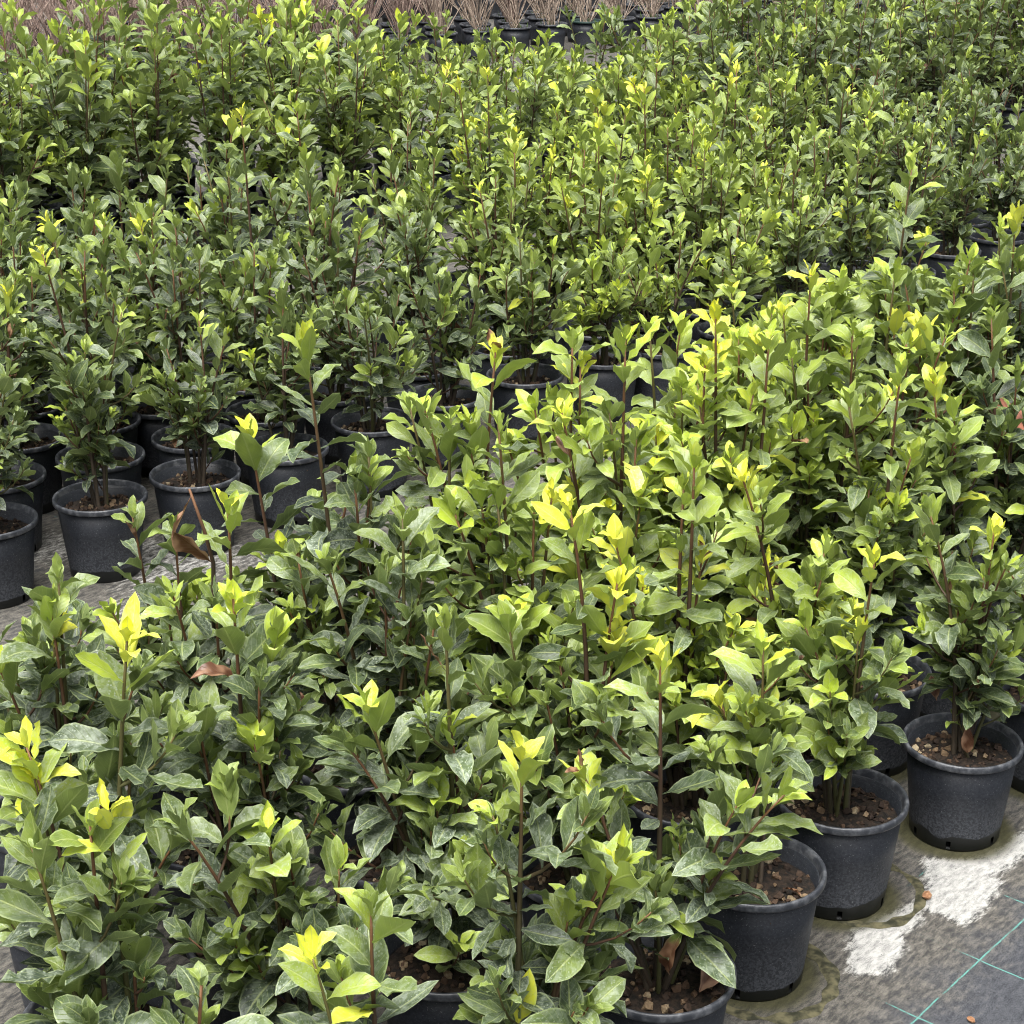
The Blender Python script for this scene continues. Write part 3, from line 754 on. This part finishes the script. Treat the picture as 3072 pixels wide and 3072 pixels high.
TIPS2 = [(90, 420, .9), (80, 480, .85), (15, 560, .95), (285, 395, .5), (415, 395, .6), (230, 590, .55), (375, 605, .6), (430, 630, .55), (200, 690, .3), (130, 730, .3), (535, 555, .3), (265, 425, .85), (455, 215, 1), (440, 225, .95),
 (575, 290, .6), (560, 205, .6), (640, 325, .5), (905, 360, .72), (1035, 320, .65), (820, 290, .5), (870, 285, .85), (845, 130, .95), (865, 160, .9), (920, 140, .8), (1120, 175, .9), (1140, 205, .8), (1195, 155, .95), (1215, 165, .9), (1180, 215, .7),
 (1210, 350, .85), (1310, 235, .5), (1330, 280, .6), (1380, 95, .8), (1390, 130, .9), (1560, 125, .72), (1530, 155, .65), (1610, 135, .4), (1450, 335, .6), (1590, 395, .85), (20, 380, .4), (160, 470, .35), (180, 400, .3), (480, 470, .3), (330, 420, .3), (60, 520, .3), (680, 420, .3), (760, 390, .35), (700, 330, .5), (980, 440, .35), (1100, 330, .5), (1000, 300, .5), (1260, 240, .4), (1500, 300, .4), (1400, 260, .4),
 (1700, 220, .6), (1760, 250, .5), (1850, 260, .6), (1900, 330, .4), (1620, 280, .4), (1130, 240, .8), (1050, 210, .6), (960, 240, .5), (1240, 110, .6), (770, 230, .4), (740, 260, .45), (1650, 170, .5), (1780, 180, .5)]
BROWN1 = {(1610, 135): .9, (455, 215): 0.12}
for n in mid: n['h'] = n['h']
assign(TIPS2, mid, 4.0, 0.40, 0.98, 0.24, 5)
def young2(x, y):
    f = max(0.0, 1 - ((x - 1850) / 900) ** 2 - ((y - 420) / 420) ** 2)
    return 0.09 + 0.28 * f
MID_SPECIAL = {(0, 2): 'bare-based bay laurel whose pot shows tan gravel, at the path edge', (0, 3): 'bay laurel with an open fan of stems in the pot beside the gravelly one'}
def lab_mid(n):
    t = n['tips']; ymax = max([q[1] for q in t], default=0); hb = max([q[0].z for q in t], default=n['h'])
    tipw = 'golden tips' if ymax >= .9 else 'lime tips' if ymax >= .65 else 'pale tips' if ymax >= .4 else 'dull leaves'
    size = 'tall' if hb > .78 else 'low' if hb < .58 else 'dense'
    off = n['k'] - 2
    num = ('no', 'one', 'two', 'three', 'four', 'five', 'six', 'seven', 'eight', 'nine', 'ten', 'eleven', 'twelve', 'thirteen', 'fourteen', 'fifteen', 'sixteen')[abs(off)]
    where = ('front row', 'second row', 'third row', 'fourth row', 'fifth row')[n['row']] + ' across the path, ' + ('behind the gravelly pot' if off == 0 else f'{num} ' + ('beyond' if off > 0 else 'before') + ' the gravelly pot')
    return f'{size} bay laurel with {tipw}, {where}'
SHAPE.update(spread=0.84, w=(0.70, 1.02))
for n in mid:
    rng = random.Random(5000 + n['row'] * 97 + n['k'] * 13)
    x, y, d = to_pix((n['p'].x, n['p'].y, 0.6))
    by = young2(x, y)
    st = 0.09 if n['row'] == 0 and n['k'] in (2, 3) else 0.05
    root = build_plant(n['p'], n['tips'], rng, max(4, 7 - len(n['tips'])), n['h'] * (0.93 if n['row'] == 0 else 0.98), by + rng.uniform(-.05, .05), rng.uniform(0.3, 0.75), 0.083, 0.0200, 2.3, None, lean=0.13, start=st, most=(210, 200, 180, 150, 120)[n['row']])
    tag(root, MID_SPECIAL.get((n['row'], n['k'])) or lab_mid(n), 'plant', ('front row of the middle laurel block', 'second row of the middle laurel block', 'third row of the middle laurel block', 'fourth row of the middle laurel block', 'fifth row of the middle laurel block')[n['row']])

# ------------------------------------------------------------------ far block
u3 = Vector((math.cos(R(34)), math.sin(R(34))))
F3 = [Vector((-1.82, 6.70)) + u3 * 0.28 * k for k in range(-3, 22)]
H3 = [(0, 0.78), (300, 0.86), (700, 0.86), (950, 0.80), (1150, 0.68), (1400, 0.62), (1700, 0.56), (2000, 0.60), (2200, 0.72), (3072, 0.80)]
farb = block(F3, 5, 0.26, lambda r, k, p: lerp_tab(H3, to_pix((p.x, p.y, 0.6))[0]), 700)
SHAPE.update(spread=0.82, w=(0.70, 1.02))
for n in farb:
    rng = random.Random(9000 + n['row'] * 97 + n['k'] * 13)
    x, y, d = to_pix((n['p'].x, n['p'].y, 0.6))
    by = 0.24 if x < 1300 else 0.22 if x < 2100 else 0.13
    root = build_plant(n['p'], [], rng, 7, n['h'], by + rng.uniform(-.06, .08), rng.uniform(0.2, 0.55), 0.112 if x < 1200 else 0.098, 0.0255, 2.2, None, far=True, lean=0.19, start=0.03, most=(120, 110, 90, 80, 70)[n['row']], hvar=(0.55, 1.14))
    size = 'tall' if n['h'] > 0.8 else 'low' if n['h'] < 0.62 else 'dense'
    tone = 'light green' if by > 0.23 else 'mid green' if by > 0.18 else 'dull green'
    tag(root, f'{size} {tone} bay laurel, ' + ('in the foremost row before the leafless shrubs', 'in the second row before the leafless shrubs', 'in the third row before the leafless shrubs', 'in the fourth row before the leafless shrubs', 'in the row facing the leafless shrubs')[n['row']], 'plant',
        ('first row of the far laurel block', 'second row of the far laurel block', 'third row of the far laurel block', 'fourth row of the far laurel block', 'last row of the far laurel block')[n['row']])

# ------------------------------------------------------------------ leafless shrubs beyond
def twig_shrub(p, rng, h, red, green, dense=22):
    root = bpy.data.objects.new('leafless_shrub', None); COL.objects.link(root); root.location = (p.x, p.y, 0.0005)
    add_pot(root, rng, True, green)
    V, F, U = [], [], []
    for q in range(dense):
        an = rng.uniform(0, 6.28); r = rng.uniform(0.05, 0.46); hh = h * rng.uniform(0.55, 1.1)
        a0 = Vector((rng.gauss(0, .018), rng.gauss(0, .018), SOIL_Z)); tp = Vector((r * math.cos(an), r * math.sin(an), SOIL_Z + hh))
        pts = bez(a0, a0.lerp(tp, 0.5) + Vector((rng.gauss(0, .04), rng.gauss(0, .04), 0.06)), tp, 5)
        tube(V, F, U, pts, [0.0036 * (1 - 0.7 * i / 5) for i in range(6)], 4)
        for w in range(3):
            i = rng.randrange(2, 5); b0 = pts[i]; an2 = rng.uniform(0, 6.28); L = rng.uniform(0.06, 0.2)
            e0 = b0 + Vector((math.cos(an2) * L * .6, math.sin(an2) * L * .6, L * rng.uniform(.3, 1)))
            tube(V, F, U, [b0, b0.lerp(e0, .5) + Vector((0, 0, .012)), e0], [0.0020, 0.0015, 0.0009], 3)
    tw = mesh_obj('twigs', V, F, M_TWIGR if red else M_TWIG, root, U); tw['kind'] = 'stuff'
    V, F, U = [], [], []
    for q in range(26):
        an = rng.uniform(0, 6.28); r = rng.uniform(0, 0.085); L = rng.uniform(0.02, 0.07)
        b0 = Vector((r * math.cos(an), r * math.sin(an), SOIL_Z)); an2 = rng.uniform(0, 6.28); w = Vector((math.cos(an2), math.sin(an2), 0)) * 0.004
        e0 = b0 + Vector((rng.gauss(0, .02), rng.gauss(0, .02), L)); b = len(V)
        V += [tuple(b0 - w), tuple(b0 + w), tuple(b0.lerp(e0, .6) + w * .8), tuple(e0), tuple(b0.lerp(e0, .6) - w * .8)]; F.append((b, b + 1, b + 2, b + 3, b + 4))
    wd = mesh_obj('weeds', V, F, M_WEED, root); wd['kind'] = 'stuff'
    return root
fr = [on_plane(x, y, POT_H).xy for x, y in ((180, 200), (300, 185), (1760, 60), (1860, 52), (1955, 47), (2110, 34), (2330, 18), (2560, 4))]
uf = (fr[2] - fr[0]).normalized(); nf_ = Vector((-uf.y, uf.x))
far_pos = [(0, p) for p in fr]
LL = (fr[2] - fr[1]).length
far_pos += [(0, fr[1].lerp(fr[2], k / 12)) for k in range(1, 12)] + [(0, fr[0] - uf * 0.3 * k) for k in range(1, 4)]
for row in range(1, 6):
    for k in range(-6, 26):
        rr = random.Random(row * 31 + k)
        p = fr[0] + uf * (0.30 * k + (0.15 if row % 2 else 0)) + nf_ * (0.30 * row if row < 3 else 0.30 * row + 0.9) + Vector((rr.uniform(-.03, .03), rr.uniform(-.03, .03)))
        if in_view(p, (0.2, 0.5, 0.8), 60): far_pos.append((row, p))
for i, (row, p) in enumerate(far_pos):
    rng = random.Random(20000 + i)
    x, y, d = to_pix((p.x, p.y, 0.4))
    red = x < 1300 or rng.random() < 0.3
    green = i == 2
    root = twig_shrub(p, rng, rng.uniform(0.55, 0.85), red, green, 30 if red else 18)
    if green: tag(root, 'leafless shrub in black pot with a dull green rim beyond the laurels', 'shrub', 'leafless shrubs in pots')
    elif i == 0:
        tag(root, 'leafless shrub whose black pot carries a small white label card', 'shrub', 'leafless shrubs in pots')
        q = mesh_obj('label_card', [(-.022, 0, -.028), (.022, 0, -.028), (.022, 0, .028), (-.022, 0, .028), (-.022, .002, -.028), (.022, .002, -.028), (.022, .002, .028), (-.022, .002, .028)],
                 [(0, 1, 2, 3), (5, 4, 7, 6), (0, 4, 5, 1), (3, 2, 6, 7), (1, 5, 6, 2), (0, 3, 7, 4)], M_TAG, root, smooth=False)
        q.location = (0.045, -0.095, 0.11); q.rotation_euler = (0.05, 0.12, 0.45)
    else:
        tag(root, ('bare reddish brown twiggy shrub' if red else 'bare tan twiggy shrub') + ' in black pot, ' + ('foremost row of leafless shrubs' if row == 0 else 'second row of leafless shrubs' if row == 1 else 'third row of leafless shrubs' if row == 2 else 'deep among the leafless shrubs'), 'shrub', 'leafless shrubs in pots')

# ------------------------------------------------------------------ ground, crusts and small things on it
ground = build_ground([tuple(n['p']) for n in near if n['row'] < 2] )
def crust(cx, cy, r, w, h, a0, a1, seed):
    rg = random.Random(seed); V, F, U = [], [], []; n = 60
    for i in range(n + 1):
        an = a0 + (a1 - a0) * i / n; taper = min(1, 6 * i / n, 6 * (n - i) / n)
        rr = r + 0.004 * noise.noise((math.cos(an) * 2, math.sin(an) * 2, seed)); hh = h * 0.6 * (0.7 + 0.5 * noise.noise((math.cos(an) * 2.5, math.sin(an) * 2.5, seed + 5))) * taper
        w2 = w * (0.75 + 0.8 * noise.noise((math.cos(an) * 3.1, math.sin(an) * 3.1, seed + 9)))
        for dr, z in ((-w2, 0.0005), (-w2 * .35, hh), (w2 * .35, hh * .8), (w2, 0.0005)):
            V.append(((rr + dr) * math.cos(an), (rr + dr) * math.sin(an), max(0.0005, z)))
    for i in range(n):
        for j in range(3): F.append((i * 4 + j, i * 4 + j + 1, i * 4 + j + 5, i * 4 + j + 4))
    o = mesh_obj('dirt_ring', V, F, M_RING, ground); o.location = (cx, cy, 0); return o
B, C_, D_ = EDGE[1], EDGE[2], EDGE[3]
crust(B.x + 0.022, B.y - 0.018, 0.106, 0.015, 0.006, -2.6, 1.3, 1)
crust(C_.x + 0.046, C_.y + 0.006, 0.100, 0.012, 0.005, -2.2, 1.7, 2)
def stone(x, y, s, seed, label):
    rg = random.Random(seed); V = []; F = []
    n, m = 7, 5
    for i in range(m + 1):
        th = math.pi * i / m
        for k in range(n):
            an = 6.2832 * k / n; q = s * rg.uniform(0.8, 1.15)
            V.append((q * 1.2 * math.sin(th) * math.cos(an), q * math.sin(th) * math.sin(an), q * 0.7 * math.cos(th)))
    for i in range(m):
        for k in range(n): F.append((i * n + k, i * n + (k + 1) % n, (i + 1) * n + (k + 1) % n, (i + 1) * n + k))
    o = mesh_obj('pebble', V, F, M_STONE, smooth=False); p = on_plane(x, y, 0.0); o.location = (p.x, p.y, s * 0.55); o.rotation_euler.z = seed
    tag(o, label, 'pebble', None)
stone(2781, 2694, 0.0095, 1, 'reddish brown pebble on the white lime crust of the cloth')
stone(2913, 3064, 0.006, 2, 'tiny tan pebble on the clean dark part of the ground cloth')
print('LEAVES', N_LEAF[0], 'OBJECTS', len(bpy.data.objects))
